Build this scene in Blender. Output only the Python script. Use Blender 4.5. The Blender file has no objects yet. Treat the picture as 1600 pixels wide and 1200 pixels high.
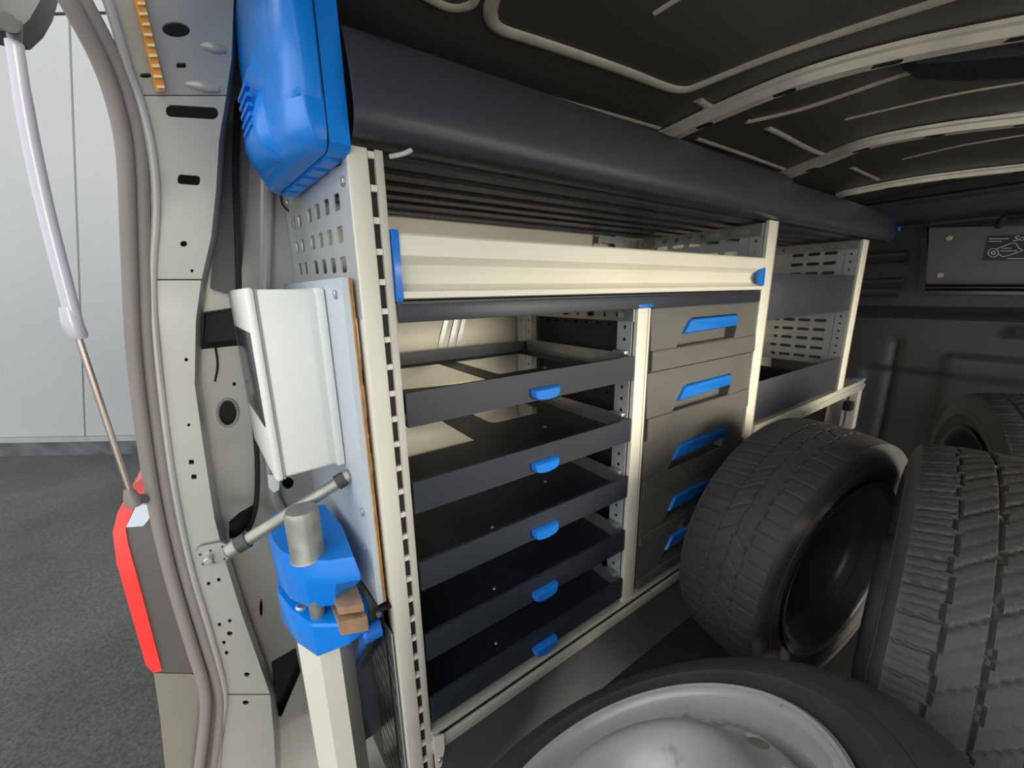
import bpy, bmesh, math, random
from mathutils import Vector, Matrix
from mathutils.geometry import delaunay_2d_cdt
random.seed(7)
scene = bpy.context.scene
COL = scene.collection

# ------------------------------------------------------------------ camera
# metres; x to the right of the van, y forward, z up. All lengths in this file are
# measured from eye height, H is the eye height above the load floor.
H = 0.89
GROUND = -1.44
F = 615.0
VY = Vector((913, -161, F)).normalized()
VZ = Vector((47, 2617, F)).normalized()
VZ = (VZ - VY * VZ.dot(VY)).normalized()
VX = VY.cross(VZ)
cam_d = bpy.data.cameras.new('camera')
cam_d.sensor_width = 36.0
cam_d.lens = F / 1600 * 36.0
cam_d.clip_start = 0.01
cam = bpy.data.objects.new('camera', cam_d)
COL.objects.link(cam)
right = Vector((-VX.x, VY.x, -VZ.x)); up = Vector((VX.y, -VY.y, VZ.y)); fwd = Vector((-VX.z, VY.z, -VZ.z))
m = Matrix((right, up, -fwd)).transposed().to_4x4()
m.translation = Vector((0, 0, H))
cam.matrix_world = m
scene.camera = cam

# ------------------------------------------------------------------ light
w = bpy.data.worlds.new('overcast_sky'); scene.world = w
w.use_nodes = True
bg = w.node_tree.nodes['Background']
bg.inputs[0].default_value = (0.93, 0.97, 1.0, 1)
bg.inputs[1].default_value = 1.0
sun_d = bpy.data.lights.new('sun', 'SUN'); sun_d.energy = 2.05; sun_d.angle = math.radians(24); sun_d.color = (1, .93, .76)
sun = bpy.data.objects.new('sun', sun_d); COL.objects.link(sun)
sun.rotation_euler = Vector((-0.88, -0.17, -0.11)).to_track_quat('-Z', 'Y').to_euler()
scene.view_settings.view_transform = 'Standard'
scene.view_settings.look = 'None'
scene.view_settings.gamma = 1
scene.view_settings.use_curve_mapping = False
scene.view_settings.exposure = 1.15

# ------------------------------------------------------------------ measuring
def ray(px, py):
    d = Vector((px - 800, py - 600, F))
    return Vector((-d.dot(VX), d.dot(VY), -d.dot(VZ)))
def PX(px, py, X):
    r = ray(px, py); return r * (X / r.x)
def PY(px, py, Y):
    r = ray(px, py); return r * (Y / r.y)
def PZ(px, py, Z):
    r = ray(px, py); return r * (Z / r.z)

# ------------------------------------------------------------------ materials
def lin(c):
    c /= 255.0
    return c / 12.92 if c <= 0.04045 else ((c + 0.055) / 1.055) ** 2.4
def M(name, rgb, rough=0.5, metal=0.0, var=0.08, vscale=12, bump=0.0, bscale=300, coat=0.0, spec=0.5, emit=0):
    mt = bpy.data.materials.new(name); mt.use_nodes = True
    nt = mt.node_tree; b = nt.nodes['Principled BSDF']
    c = [lin(v) for v in rgb]
    b.inputs['Roughness'].default_value = rough
    b.inputs['Metallic'].default_value = metal
    b.inputs['Specular IOR Level'].default_value = spec
    if coat: b.inputs['Coat Weight'].default_value = coat; b.inputs['Coat Roughness'].default_value = 0.15
    tc = nt.nodes.new('ShaderNodeTexCoord')
    n = nt.nodes.new('ShaderNodeTexNoise'); n.inputs['Scale'].default_value = vscale; n.inputs['Detail'].default_value = 5
    nt.links.new(tc.outputs['Object'], n.inputs['Vector'])
    r = nt.nodes.new('ShaderNodeValToRGB')
    r.color_ramp.elements[0].position = 0.3; r.color_ramp.elements[1].position = 0.7
    r.color_ramp.elements[0].color = [max(0, v * (1 - var)) for v in c] + [1]
    r.color_ramp.elements[1].color = [min(1, v * (1 + var)) for v in c] + [1]
    nt.links.new(n.outputs['Fac'], r.inputs['Fac'])
    nt.links.new(r.outputs['Color'], b.inputs['Base Color'])
    if bump:
        n2 = nt.nodes.new('ShaderNodeTexNoise'); n2.inputs['Scale'].default_value = bscale; n2.inputs['Detail'].default_value = 3
        nt.links.new(tc.outputs['Object'], n2.inputs['Vector'])
        bp = nt.nodes.new('ShaderNodeBump'); bp.inputs['Strength'].default_value = bump; bp.inputs['Distance'].default_value = 0.002
        nt.links.new(n2.outputs['Fac'], bp.inputs['Height']); nt.links.new(bp.outputs['Normal'], b.inputs['Normal'])
    if emit:
        b.inputs['Emission Color'].default_value = c + [1]; b.inputs['Emission Strength'].default_value = emit
    return mt

cream = M('anodised_cream', (222, 216, 199), .42, .0, .03, 6)
zinc = M('zinc_steel', (182, 184, 182), .32, .75, .12, 30)
steel_white = M('galvanised_panel', (205, 208, 208), .36, .45, .08, 14)
anth = M('anthracite_powder', (43, 47, 55), .42, 0, .07, 8, .08, 700)
drawer_m = M('drawer_plastic', (92, 89, 82), .45, 0, .06, 10, .06, 500)
cab_m = M('cabinet_anthracite', (56, 58, 62), .5, 0, .06, 10)
blue = M('blue_plastic', (26, 114, 204), .36, 0, .05, 8, 0, 300, .15)
blue_case = M('blue_case_plastic', (6, 128, 224), .34, 0, .05, 8, .03, 900, .2)
canopy_m = M('dark_vinyl_panel', (62, 63, 69), .33, 0, .08, 6, .05, 900)
roof_m = M('dark_roof_lining', (76, 73, 69), .38, 0, .1, 3, .04, 400)
bulk_m = M('bulkhead_paint', (70, 69, 70), .45, 0, .1, 5, .1, 260)
bow_m = M('roof_bow_paint', (205, 198, 184), .35, .1, .12, 20)
body_m = M('silver_body_paint', (168, 166, 160), .32, .15, .05, 5, 0, 300, .3)
body_dark = M('cavity_shade', (40, 40, 42), .8, 0, .1, 5)  # shade inside the punched holes, put into the colour
wall_m = M('inner_body_beige', (190, 182, 164), .4, .05, .08, 5)
seal_m = M('grey_rubber_seal', (128, 120, 116), .6, 0, .06, 8)
rubber_black = M('black_rubber', (26, 26, 27), .65, 0, .1, 10)
black_gloss = M('black_gloss_steel', (24, 24, 27), .2, 0, .1, 10, 0, 300, .3)
floor_m = M('dark_floor_mat', (50, 47, 46), .7, 0, .25, 9, .3, 160)
plinth_m = M('plinth_grey', (78, 78, 82), .5, 0, .1, 5, .1, 400)
tyre_m = M('tyre_rubber', (62, 59, 58), .68, 0, .16, 12, .25, 260)
tyre_m2 = M('worn_tyre_rubber', (68, 65, 63), .66, 0, .2, 10, .3, 220)
rim_black = M('black_steel_rim', (84, 84, 86), .32, .2, .2, 12)
white_plastic = M('white_plastic', (226, 226, 220), .4, 0, .02, 6)
board_m = M('grey_board_laminate', (190, 198, 204), .4, 0, .04, 6)
ply_m = M('plywood_edge', (196, 148, 92), .6, 0, .25, 60)
ply_dark = M('plywood_veneer_line', (150, 100, 52), .6, 0, .2, 60)
steel_worn = M('worn_steel', (152, 150, 142), .42, .6, .25, 35)
bronze = M('jaw_bronze', (172, 138, 106), .5, .35, .2, 50)
red_lens = M('red_tail_lens', (236, 62, 58), .2, 0, .12, 30, 0, 300, .6)
clear_lens = M('pale_lens', (196, 206, 218), .15, 0, .05, 30, 0, 300, .6)
lamp_body = M('lamp_housing_grey', (92, 88, 86), .3, 0, .05, 6, 0, 300, .3)
bumper_m = M('bumper_grey', (126, 122, 114), .4, 0, .05, 6)
strut_m = M('strut_grey', (176, 174, 184), .35, .1, .03, 6)
rod_m = M('strut_rod', (172, 160, 152), .25, .7, .05, 10)
tail_m = M('tailgate_trim', (88, 88, 90), .5, 0, .1, 8)
orange_m = M('orange_strip', (206, 142, 66), .5, 0, .15, 40)
clip_m = M('cream_clip', (240, 214, 160), .5, 0, .05, 40)
panel_m = M('facade_panel', (140, 143, 147), .6, 0, .03, 1.2)
black_m = M('black_matt', (14, 14, 15), .7, 0, .1, 10)
sticker_m = M('dark_sticker', (40, 38, 38), .4, 0, .08, 30)
print_m = M('white_print', (226, 224, 220), .5, 0, .02, 10)

def asphalt():
    mt = M('asphalt', (64, 62, 61), .85, 0, .38, 1.6, .4, 120)
    nt = mt.node_tree; b = nt.nodes['Principled BSDF']
    tc = nt.nodes['Texture Coordinate']
    n = nt.nodes.new('ShaderNodeTexNoise'); n.inputs['Scale'].default_value = 110; n.inputs['Detail'].default_value = 6
    nt.links.new(tc.outputs['Object'], n.inputs['Vector'])
    r = nt.nodes.new('ShaderNodeValToRGB'); r.color_ramp.elements[0].position = .35; r.color_ramp.elements[1].position = .68
    r.color_ramp.elements[0].color = (.6, .6, .6, 1); r.color_ramp.elements[1].color = (1.35, 1.35, 1.35, 1)
    nt.links.new(n.outputs['Fac'], r.inputs['Fac'])
    mx = nt.nodes.new('ShaderNodeMixRGB'); mx.blend_type = 'MULTIPLY'; mx.inputs[0].default_value = 1
    old = b.inputs['Base Color'].links[0].from_socket
    nt.links.new(old, mx.inputs[1]); nt.links.new(r.outputs['Color'], mx.inputs[2]); nt.links.new(mx.outputs[0], b.inputs['Base Color'])
    return mt
asphalt_m = asphalt()

def rusty(name, rgb):
    mt = M(name, rgb, .34, .12, .08, 10)
    nt = mt.node_tree; b = nt.nodes['Principled BSDF']; tc = nt.nodes['Texture Coordinate']
    n = nt.nodes.new('ShaderNodeTexNoise'); n.inputs['Scale'].default_value = 14; n.inputs['Detail'].default_value = 9
    nt.links.new(tc.outputs['Object'], n.inputs['Vector'])
    r = nt.nodes.new('ShaderNodeValToRGB'); r.color_ramp.elements[0].position = .66; r.color_ramp.elements[1].position = .76
    nt.links.new(n.outputs['Fac'], r.inputs['Fac'])
    mx = nt.nodes.new('ShaderNodeMixRGB'); mx.inputs[2].default_value = (lin(110), lin(78), lin(52), 1)
    old = b.inputs['Base Color'].links[0].from_socket
    nt.links.new(r.outputs['Color'], mx.inputs[0]); nt.links.new(old, mx.inputs[1]); nt.links.new(mx.outputs[0], b.inputs['Base Color'])
    return mt
rim_silver = rusty('silver_steel_rim', (176, 176, 173))

# ------------------------------------------------------------------ mesh helpers
class B:
    def __init__(s): s.bm = bmesh.new()
    def box(s, x0, x1, y0, y1, z0, z1, bev=0.0, seg=2):
        r = bmesh.ops.create_cube(s.bm, size=1)
        for v in r['verts']:
            v.co = Vector(((x0 + x1) / 2 + v.co.x * (x1 - x0), (y0 + y1) / 2 + v.co.y * (y1 - y0), (z0 + z1) / 2 + v.co.z * (z1 - z0)))
        if bev:
            es = list({e for v in r['verts'] for e in v.link_edges})
            bmesh.ops.bevel(s.bm, geom=es, offset=bev, segments=seg, affect='EDGES', profile=.5)
        return s
    def extr(s, poly, vec, cap=True):
        """poly: 3D points, extruded by vec"""
        vec = Vector(vec)
        a = [s.bm.verts.new(Vector(p)) for p in poly]; b = [s.bm.verts.new(Vector(p) + vec) for p in poly]
        n = len(a)
        for i in range(n): s.bm.faces.new((a[i], a[(i + 1) % n], b[(i + 1) % n], b[i]))
        if cap: s.bm.faces.new(a[::-1]); s.bm.faces.new(b)
        bmesh.ops.recalc_face_normals(s.bm, faces=s.bm.faces[:])
        return s
    def loft(s, rings, closed=True, cap=True):
        rr = [[s.bm.verts.new(Vector(p)) for p in r] for r in rings]
        n = len(rr[0])
        for a, b in zip(rr, rr[1:]):
            for i in range(n if closed else n - 1):
                s.bm.faces.new((a[i], a[(i + 1) % n], b[(i + 1) % n], b[i]))
        if cap and closed:
            s.bm.faces.new(rr[0][::-1]); s.bm.faces.new(rr[-1])
        bmesh.ops.recalc_face_normals(s.bm, faces=s.bm.faces[:])
        return s
    def tube(s, pts, r, seg=12, flat=None):
        pts = [Vector(p) for p in pts]; n = len(pts); rings = []
        prev = None
        for i, p in enumerate(pts):
            t = (pts[min(i + 1, n - 1)] - pts[max(i - 1, 0)]).normalized()
            if prev is None:
                u = t.cross(Vector((0, 0, 1)))
                if u.length < 1e-3: u = t.cross(Vector((1, 0, 0)))
            else: u = prev - t * prev.dot(t)
            u.normalize(); prev = u; v = t.cross(u)
            rad = r[i] if isinstance(r, (list, tuple)) else r
            rings.append([p + (u * math.cos(a) + v * math.sin(a)) * rad for a in [2 * math.pi * k / seg for k in range(seg)]])
        return s.loft(rings)
    def cyl(s, p0, p1, r, r1=None, seg=20):
        return s.tube([p0, p1], [r, r if r1 is None else r1], seg)
    def lathe(s, prof, seg=48, closed=False):
        """prof: (a, r) around local x axis"""
        rings = [[s.bm.verts.new((a, r * math.cos(2 * math.pi * k / seg), r * math.sin(2 * math.pi * k / seg))) for k in range(seg)] for a, r in prof]
        pr = list(zip(rings, rings[1:])) + ([(rings[-1], rings[0])] if closed else [])
        for A, C in pr:
            for k in range(seg): s.bm.faces.new((A[k], A[(k + 1) % seg], C[(k + 1) % seg], C[k]))
        bmesh.ops.recalc_face_normals(s.bm, faces=s.bm.faces[:])
        return s
    def plate(s, outer, holes, fn, thick, grid=0, fn2=None):
        """2D outline with holes mapped into space by fn(u, v), given real thickness along vector thick"""
        vs, es = [], []
        def loop(l):
            o = len(vs); vs.extend(Vector(p) for p in l)
            es.extend((o + i, o + (i + 1) % len(l)) for i in range(len(l)))
        loop(outer)
        for h in holes: loop(h)
        if grid:
            u0, u1 = min(p[0] for p in outer), max(p[0] for p in outer); v0, v1 = min(p[1] for p in outer), max(p[1] for p in outer)
            u = u0 + grid * .5
            while u < u1:
                v = v0 + grid * .5
                while v < v1: vs.append(Vector((u, v))); v += grid
                u += grid
        co, ed, fc, *_ = delaunay_2d_cdt(vs, es, [], 1, 1e-7)
        def inside(p, l):
            r = False; j = len(l) - 1
            for i in range(len(l)):
                if (l[i][1] > p[1]) != (l[j][1] > p[1]) and p[0] < (l[j][0] - l[i][0]) * (p[1] - l[i][1]) / (l[j][1] - l[i][1]) + l[i][0]: r = not r
                j = i
            return r
        bb = [(min(p[0] for p in h), max(p[0] for p in h), min(p[1] for p in h), max(p[1] for p in h), h) for h in holes]
        keep = []
        for f in fc:
            c = sum((co[i] for i in f), Vector((0, 0))) / len(f)
            if not inside(c, outer): continue
            if any(h[0] <= c[0] <= h[1] and h[2] <= c[1] <= h[3] and inside(c, h[4]) for h in bb): continue
            keep.append(f)
        fc = keep
        used = sorted({i for f in fc for i in f})
        th = Vector(thick)
        A = {i: s.bm.verts.new(fn(co[i][0], co[i][1])) for i in used}
        Bk = {i: s.bm.verts.new((fn2(co[i][0], co[i][1]) if fn2 else A[i].co + th)) for i in used}
        cnt = {}
        for f in fc:
            s.bm.faces.new([A[i] for i in f]); s.bm.faces.new([Bk[i] for i in reversed(f)])
            for i in range(len(f)):
                k = (f[i], f[(i + 1) % len(f)]); kk = tuple(sorted(k)); cnt.setdefault(kk, []).append(k)
        for kk, l in cnt.items():
            if len(l) == 1:
                i, j = l[0]
                try: s.bm.faces.new((A[j], A[i], Bk[i], Bk[j]))
                except ValueError: pass
        bmesh.ops.recalc_face_normals(s.bm, faces=s.bm.faces[:])
        return s
    def grid(s, nu, nv, fn):
        g = [[s.bm.verts.new(fn(i / (nu - 1), j / (nv - 1))) for j in range(nv)] for i in range(nu)]
        for i in range(nu - 1):
            for j in range(nv - 1): s.bm.faces.new((g[i][j], g[i + 1][j], g[i + 1][j + 1], g[i][j + 1]))
        return s
    def xf(s, fn):
        for v in s.bm.verts: v.co = fn(v.co.copy())
        return s

ORG = {}
def mk(name, b, mat, parent=None, angle=35, origin=None):
    bm = b.bm if isinstance(b, B) else b
    me = bpy.data.meshes.new(name)
    if parent is not None: o0 = ORG[parent.name]
    elif origin is not None: o0 = Vector(origin)
    else:
        cs = [v.co for v in bm.verts]
        o0 = Vector(((min(c.x for c in cs) + max(c.x for c in cs)) / 2, (min(c.y for c in cs) + max(c.y for c in cs)) / 2, min(c.z for c in cs)))
    bmesh.ops.translate(bm, verts=bm.verts[:], vec=-o0)
    bm.to_mesh(me); bm.free()
    me.materials.append(mat)
    me.polygons.foreach_set('use_smooth', [True] * len(me.polygons))
    me.set_sharp_from_angle(angle=math.radians(angle))
    o = bpy.data.objects.new(name, me); COL.objects.link(o)
    if parent is not None: o.parent = parent
    else: o.location = o0 + Vector((0, 0, H))
    ORG[o.name] = o0
    return o
def tag(o, label, cat, group=None):
    o['label'] = label; o['category'] = cat
    if group: o['group'] = group
    return o
def thing(name, label, cat, loc, group=None):
    o = bpy.data.objects.new(name, None); COL.objects.link(o); o.empty_display_size = .05
    o.location = Vector(loc) + Vector((0, 0, H)); ORG[o.name] = Vector(loc)
    return tag(o, label, cat, group)
def struct(o, label=None):
    o['kind'] = 'structure'
    if label: o['label'] = label
    return o
def child(name, me, parent, loc, rot=None):
    o = bpy.data.objects.new(name, me); COL.objects.link(o); o.parent = parent; o.location = Vector(loc) - ORG[parent.name]
    if rot: o.rotation_euler = rot
    ORG[o.name] = ORG[parent.name]
    return o
def copy_tree(o, parent=None):
    c = o.copy(); COL.objects.link(c); c.parent = parent
    ORG[c.name] = ORG[o.name]
    for ch in list(o.children): copy_tree(ch, c)
    return c
def rrect(cx, cy, w_, h_, r=None, ang=0, n=4):
    r = min(w_, h_) / 2 * .98 if r is None else r
    pts = []
    for sx, sy, a0 in ((1, 1, 0), (-1, 1, 90), (-1, -1, 180), (1, -1, 270)):
        for k in range(n + 1):
            a = math.radians(a0 + 90 * k / n)
            pts.append((sx * (w_ / 2 - r) + r * math.cos(a), sy * (h_ / 2 - r) + r * math.sin(a)))
    c, s_ = math.cos(ang), math.sin(ang)
    return [(cx + x * c - y * s_, cy + x * s_ + y * c) for x, y in pts]
def ell(cx, cy, rx, ry=None, n=16, ang=0):
    ry = rx if ry is None else ry
    c, s_ = math.cos(ang), math.sin(ang)
    return [(cx + rx * math.cos(t) * c - ry * math.sin(t) * s_, cy + rx * math.cos(t) * s_ + ry * math.sin(t) * c) for t in [2 * math.pi * k / n for k in range(n)]]
def lerp_tab(tab, x):
    if x <= tab[0][0]: return tab[0][1]
    for (a, va), (b, vb) in zip(tab, tab[1:]):
        if x <= b: return va + (vb - va) * (x - a) / (b - a)
    return tab[-1][1]
def smooth_path(pts, n=6):
    pts = [Vector(p) for p in pts]; out = []
    for i in range(len(pts) - 1):
        p0, p1, p2, p3 = pts[max(i - 1, 0)], pts[i], pts[i + 1], pts[min(i + 2, len(pts) - 1)]
        for k in range(n):
            t = k / n
            out.append(.5 * ((2 * p1) + (p2 - p0) * t + (2 * p0 - 5 * p1 + 4 * p2 - p3) * t * t + (3 * p1 - p0 - 3 * p2 + p3) * t ** 3))
    out.append(pts[-1]); return out
def screw_mesh(name, r, mat, h=.003):
    b = B(); b.lathe([(0, r), (h * .6, r), (h, r * .75), (h, r * .42), (h * .3, r * .36), (h * .3, .0001)], 14)
    bm = b.bm; me = bpy.data.meshes.new(name); bm.to_mesh(me); bm.free(); me.materials.append(mat)
    return me
SCREW = screw_mesh('screw', .006, zinc)
SCREW_S = screw_mesh('screw', .004, zinc)
ROT_MY = (0, 0, -math.pi / 2)     # screw head facing -y
FL = -H                           # floor level

# ================================================================== OUTSIDE
b = B().box(-40, 12, -30, 14, GROUND - .05, GROUND)
struct(mk('ground', b, asphalt_m), 'worn dark asphalt ground outside the van')
struct(mk('bounce_slab', B().box(1.25, 14, -8, 12, GROUND, GROUND + .02), M('bounce_slab_pale', (205, 202, 194), .85, 0, .06, .8, .3, 60)), 'added pale slab right of the van, unseen, bouncing light to the roof')  # pale slab added out of view to bounce light onto the roof
p0 = PZ(100, 712, GROUND); u = Vector((right.x, right.y, 0)).normalized()
tow = Vector((u.y, -u.x, 0)); tilt = math.radians(10.5)
vv = Vector((0, 0, 1)) * math.cos(tilt) + tow * math.sin(tilt); nn = u.cross(vv).normalized()
if nn.dot(tow) < 0: nn = -nn
def wp(a, c, d=0): return p0 + u * a + vv * c + nn * d
def wuv(px, py):
    r = ray(px, py); t = p0.dot(nn) / r.dot(nn); q = r * t - p0
    return q.dot(u), q.dot(vv)
ub = B()
ub.extr([wp(-9, -.3, -.09), wp(9, -.3, -.09), wp(9, 7, -.09), wp(-9, 7, -.09)], -nn * .2)
bw = struct(mk('wall_building', ub, black_m, origin=p0), 'pale grey panelled building wall behind the van')
us, v_lo = wuv(133, 682); ut, v_hi = wuv(108, 24)
pw = 1.75
for i in range(-4, 4):
    for j, (c0, c1) in enumerate(((v_lo + .006, v_hi), (v_hi + .016, v_hi + 2.2))):
        a0 = us + i * pw + .008; a1 = us + (i + 1) * pw - .008
        k0 = (ut - us) / (v_hi - v_lo)
        q = [wp(a0 + k0 * (c0 - v_lo), c0), wp(a1 + k0 * (c0 - v_lo), c0), wp(a1 + k0 * (c1 - v_lo), c1), wp(a0 + k0 * (c1 - v_lo), c1)]
        mk('panel', B().extr(q, -nn * .088), panel_m, bw)
mk('sill_strip', B().extr([wp(-9, v_lo - .05, .01), wp(9, v_lo - .05, .01), wp(9, v_lo, .01), wp(-9, v_lo, .01)], -nn * .05), M('sill_light_grey', (128, 132, 134), .6), bw)
mk('plinth_strip', B().extr([wp(-9, -.02, -.01), wp(9, -.02, -.01), wp(9, v_lo - .05, -.01), wp(-9, v_lo - .05, -.01)], -nn * .05), M('plinth_dark_board', (70, 74, 78), .7, 0, .5, 6), bw)

# ================================================================== VAN SHELL
struct(mk('floor', B().box(-.93, .85, .02, 2.4, FL - .05, FL, .0), floor_m), 'dark matted load floor of the van')
def wall_x(z):
    return lerp_tab([(-.9, -.93), (-.45, -.935), (-.1, -.95), (.12, -.94), (.22, -.93)], z)
def wl(uu, v):
    y = .05 + uu * 2.33; z = FL + v * (.24 - FL)
    x = wall_x(z)
    for zc, hw, d in ((-.02, .02, .012), (-.26, .012, .01), (-.3, .05, -.012)):
        x += d * math.exp(-((z - zc) / hw) ** 2)
    return Vector((x, y, z))
b = B().grid(120, 90, wl)
wall_left = struct(mk('wall_left', b, wall_m, origin=(-.93, 1.2, FL)), 'beige inner body side behind the racking')
sol = wall_left.modifiers.new('thickness', 'SOLIDIFY'); sol.thickness = .03; sol.offset = 1
# pressed ribs on the side wall
for y_t, y_b in ((.545, .40), (.93, .86), (1.5, 1.48)):
    for k, (dy, wd, hgt) in enumerate(((0, .085, .012), (-.02, .012, .022), (.008, .012, .022), (.03, .012, .022))):
        zt, zb = .22, -.24
        pts = []
        q = [Vector((wall_x(z) + .002, (y_t if i == 0 else y_b) + dy + s_ * wd / 2, z)) for i, z in ((0, zt), (1, zb)) for s_ in ((-1, 1) if i == 0 else (1, -1))]
        mk('pressed_rib', B().extr(q, (hgt, 0, 0)), zinc if k else wall_m, wall_left)
# bolt plug on the lower side wall
pc = PX(690, 690, wall_x(-.378))
mk('rubber_plug', B().cyl(pc, pc + Vector((.012, 0, 0)), .011, .008), rubber_black, wall_left)
bb = B().plate([(p[0], p[1]) for p in rrect(0, 0, .12, .1, .01)], [rrect(-.02, .02, .07, .02), rrect(-.02, -.02, .07, .02)], lambda a, c: Vector((wall_x(.14) + .05, 1.0 + a, .15 + c)), (.004, 0, 0))
mk('bracket', bb, zinc, wall_left)

# upper side lining, roof skin
EDGE = [(-.93, .19), (-.93, .235), (-.90, .27), (-.82, .305), (-.74, .335), (-.66, .356)]
def roof_z(x):
    x = min(abs(x), .66); return .356 + .042 * (1 - (x / .66) ** 2) ** 1.0
def roof_pt(uu, v):
    n1 = len(EDGE)
    s = uu * 2 - 1
    if abs(s) > .8:
        t = (abs(s) - .8) / .2 * (n1 - 1); i = min(int(t), n1 - 2); fr = t - i
        E2 = EDGE[::-1]
        x = E2[i][0] + (E2[i + 1][0] - E2[i][0]) * fr; z = E2[i][1] + (E2[i + 1][1] - E2[i][1]) * fr
        x = abs(x) if s > 0 else -abs(x)
    else:
        x = s / .8 * .66; z = roof_z(x)
    return Vector((x, .0 + v * 2.37, z))
b = B().grid(90, 60, roof_pt)
ceiling = struct(mk('ceiling', b, roof_m, origin=(0, 1.2, .3)), 'dark grey painted van roof with pressed beads')
sol = ceiling.modifiers.new('thickness', 'SOLIDIFY'); sol.thickness = .02; sol.offset = 1
def on_roof(px, py, drop=0):
    z = .38
    for _ in range(12):
        p = PZ(px, py, z); z = roof_z(p.x) - drop
    return PZ(px, py, z)
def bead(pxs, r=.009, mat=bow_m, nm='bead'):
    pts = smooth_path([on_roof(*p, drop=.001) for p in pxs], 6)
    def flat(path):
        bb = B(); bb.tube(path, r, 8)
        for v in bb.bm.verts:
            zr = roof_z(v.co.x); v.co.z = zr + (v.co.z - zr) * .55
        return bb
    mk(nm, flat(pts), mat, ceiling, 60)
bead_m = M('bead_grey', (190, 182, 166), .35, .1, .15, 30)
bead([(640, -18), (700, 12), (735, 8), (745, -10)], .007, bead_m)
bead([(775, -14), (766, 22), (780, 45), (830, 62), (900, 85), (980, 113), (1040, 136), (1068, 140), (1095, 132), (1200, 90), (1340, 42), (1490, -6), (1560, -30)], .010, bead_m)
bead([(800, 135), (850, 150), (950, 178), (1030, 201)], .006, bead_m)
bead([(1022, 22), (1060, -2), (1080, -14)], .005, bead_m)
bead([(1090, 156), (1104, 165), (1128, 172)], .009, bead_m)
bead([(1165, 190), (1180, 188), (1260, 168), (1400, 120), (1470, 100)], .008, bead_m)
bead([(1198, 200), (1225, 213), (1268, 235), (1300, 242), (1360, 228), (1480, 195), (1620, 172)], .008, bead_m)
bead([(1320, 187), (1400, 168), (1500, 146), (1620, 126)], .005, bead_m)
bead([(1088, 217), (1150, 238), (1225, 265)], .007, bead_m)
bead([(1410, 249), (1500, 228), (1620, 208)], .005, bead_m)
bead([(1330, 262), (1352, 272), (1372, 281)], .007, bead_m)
# cross bows: hat sections following the arch
def bow(pxs, wd, label):
    mid = smooth_path([on_roof(*p) for p in pxs], 8)
    ends = mid[-1] + (mid[-1] - mid[-2]).normalized() * .75
    ends.z = .39
    mid = mid + [mid[-1].lerp(ends, k / 6) for k in range(1, 7)]
    rings = []
    prof = [(-wd * .5, -.002), (-wd * .46, -.008), (-wd * .30, -.010), (-wd * .22, -.022), (wd * .22, -.022), (wd * .30, -.010), (wd * .46, -.008), (wd * .5, -.002), (wd * .3, .004), (-wd * .3, .004)]
    for i, p in enumerate(mid):
        t = (mid[min(i + 1, len(mid) - 1)] - mid[max(i - 1, 0)]); t.z = 0; t.normalize()
        n = Vector((-t.y, t.x, 0))
        rings.append([p + n * a + Vector((0, 0, c)) for a, c in prof])
    o = mk('roof_bow', B().loft(rings), bow_m, ceiling, 30)
    # oblong openings along the bow
    for k in range(4, len(mid) - 6, 9):
        p = mid[k]; t = mid[k + 1] - mid[k]; a = math.atan2(t.y, t.x)
        q = rrect(0, 0, .06, .014)
        pts = [p + Vector((x * math.cos(a) - y * math.sin(a), x * math.sin(a) + y * math.cos(a), -.0225)) for x, y in q]
        mk('bow_opening', B().extr(pts, (0, 0, .002)), black_m, o)
    return o
bow([(1010, 218), (1045, 205), (1130, 165), (1250, 116), (1400, 74), (1600, 34)], .055, '')
bow([(1205, 278), (1225, 270), (1290, 244), (1360, 217), (1470, 196), (1600, 180)], .06, '')
bow([(1310, 302), (1340, 294), (1420, 279), (1500, 268), (1600, 257)], .05, '')
# dark oblong roof pad
pts = [(1400, 96), (1420, 86), (1500, 82), (1620, 70), (1680, 72), (1700, 84), (1690, 100), (1620, 112), (1500, 118), (1420, 114)]
top = [on_roof(*p, drop=.004) for p in pts]
bb = B().loft([[p + Vector((0, 0, .004)) for p in top], top, [p.lerp(sum(top, Vector()) / len(top), .12) - Vector((0, 0, .012)) for p in top]])
tag(mk('roof_pad', bb, black_m), 'black oblong pad on the roof between the first two cross bows', 'roof pad')

# bulkhead
BY = 2.37
def bulk_rel(x, z):
    d = 0
    for zc, hw, a in ((.335, .010, .018), (.235, .014, .014), (.125, .012, .016), (.100, .007, -.012), (.015, .010, .016), (-.008, .007, -.010), (-.05, .008, .012)):
        if x < -.47 or zc > .2: d += a * math.exp(-((z - zc) / hw) ** 2)
    sst = lambda t: max(0, min(1, t)) ** 2 * (3 - 2 * max(0, min(1, t)))
    d += .07 * sst((-.085 - z) / .06)                     # lower half stands proud: a ledge
    d += .022 * sst((-.26 - z) / .03) * sst((x + .30) / .03)
    d -= .018 * sst((-.34 - z) / .03) * sst((-.42 - z + .16) / .03) * sst((x + .55) / .04)
    d += .02 * sst((-.15 - z) / .03) * sst((x + .17) / .03) * sst((z + .20) / .02)
    d -= .02 * math.exp(-((x + .44) / .015) ** 2) * sst((-.2 - z) / .05)
    return d
b = B().grid(150, 130, lambda uu, v: Vector((-.95 + uu * 1.85, BY - bulk_rel(-.95 + uu * 1.85, FL + v * (.40 - FL)), FL + v * (.40 - FL))))
wall_front = struct(mk('wall_front', b, bulk_m, origin=(0, BY, FL)), 'dark grey pressed bulkhead at the front of the load bay')
sol = wall_front.modifiers.new('thickness', 'SOLIDIFY'); sol.thickness = .02; sol.offset = -1
p = PY(1419, 294, BY); child('plug', screw_mesh('plug', .013, bow_m, .008), wall_front, (p.x, BY - .002, p.z), ROT_MY)
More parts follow.
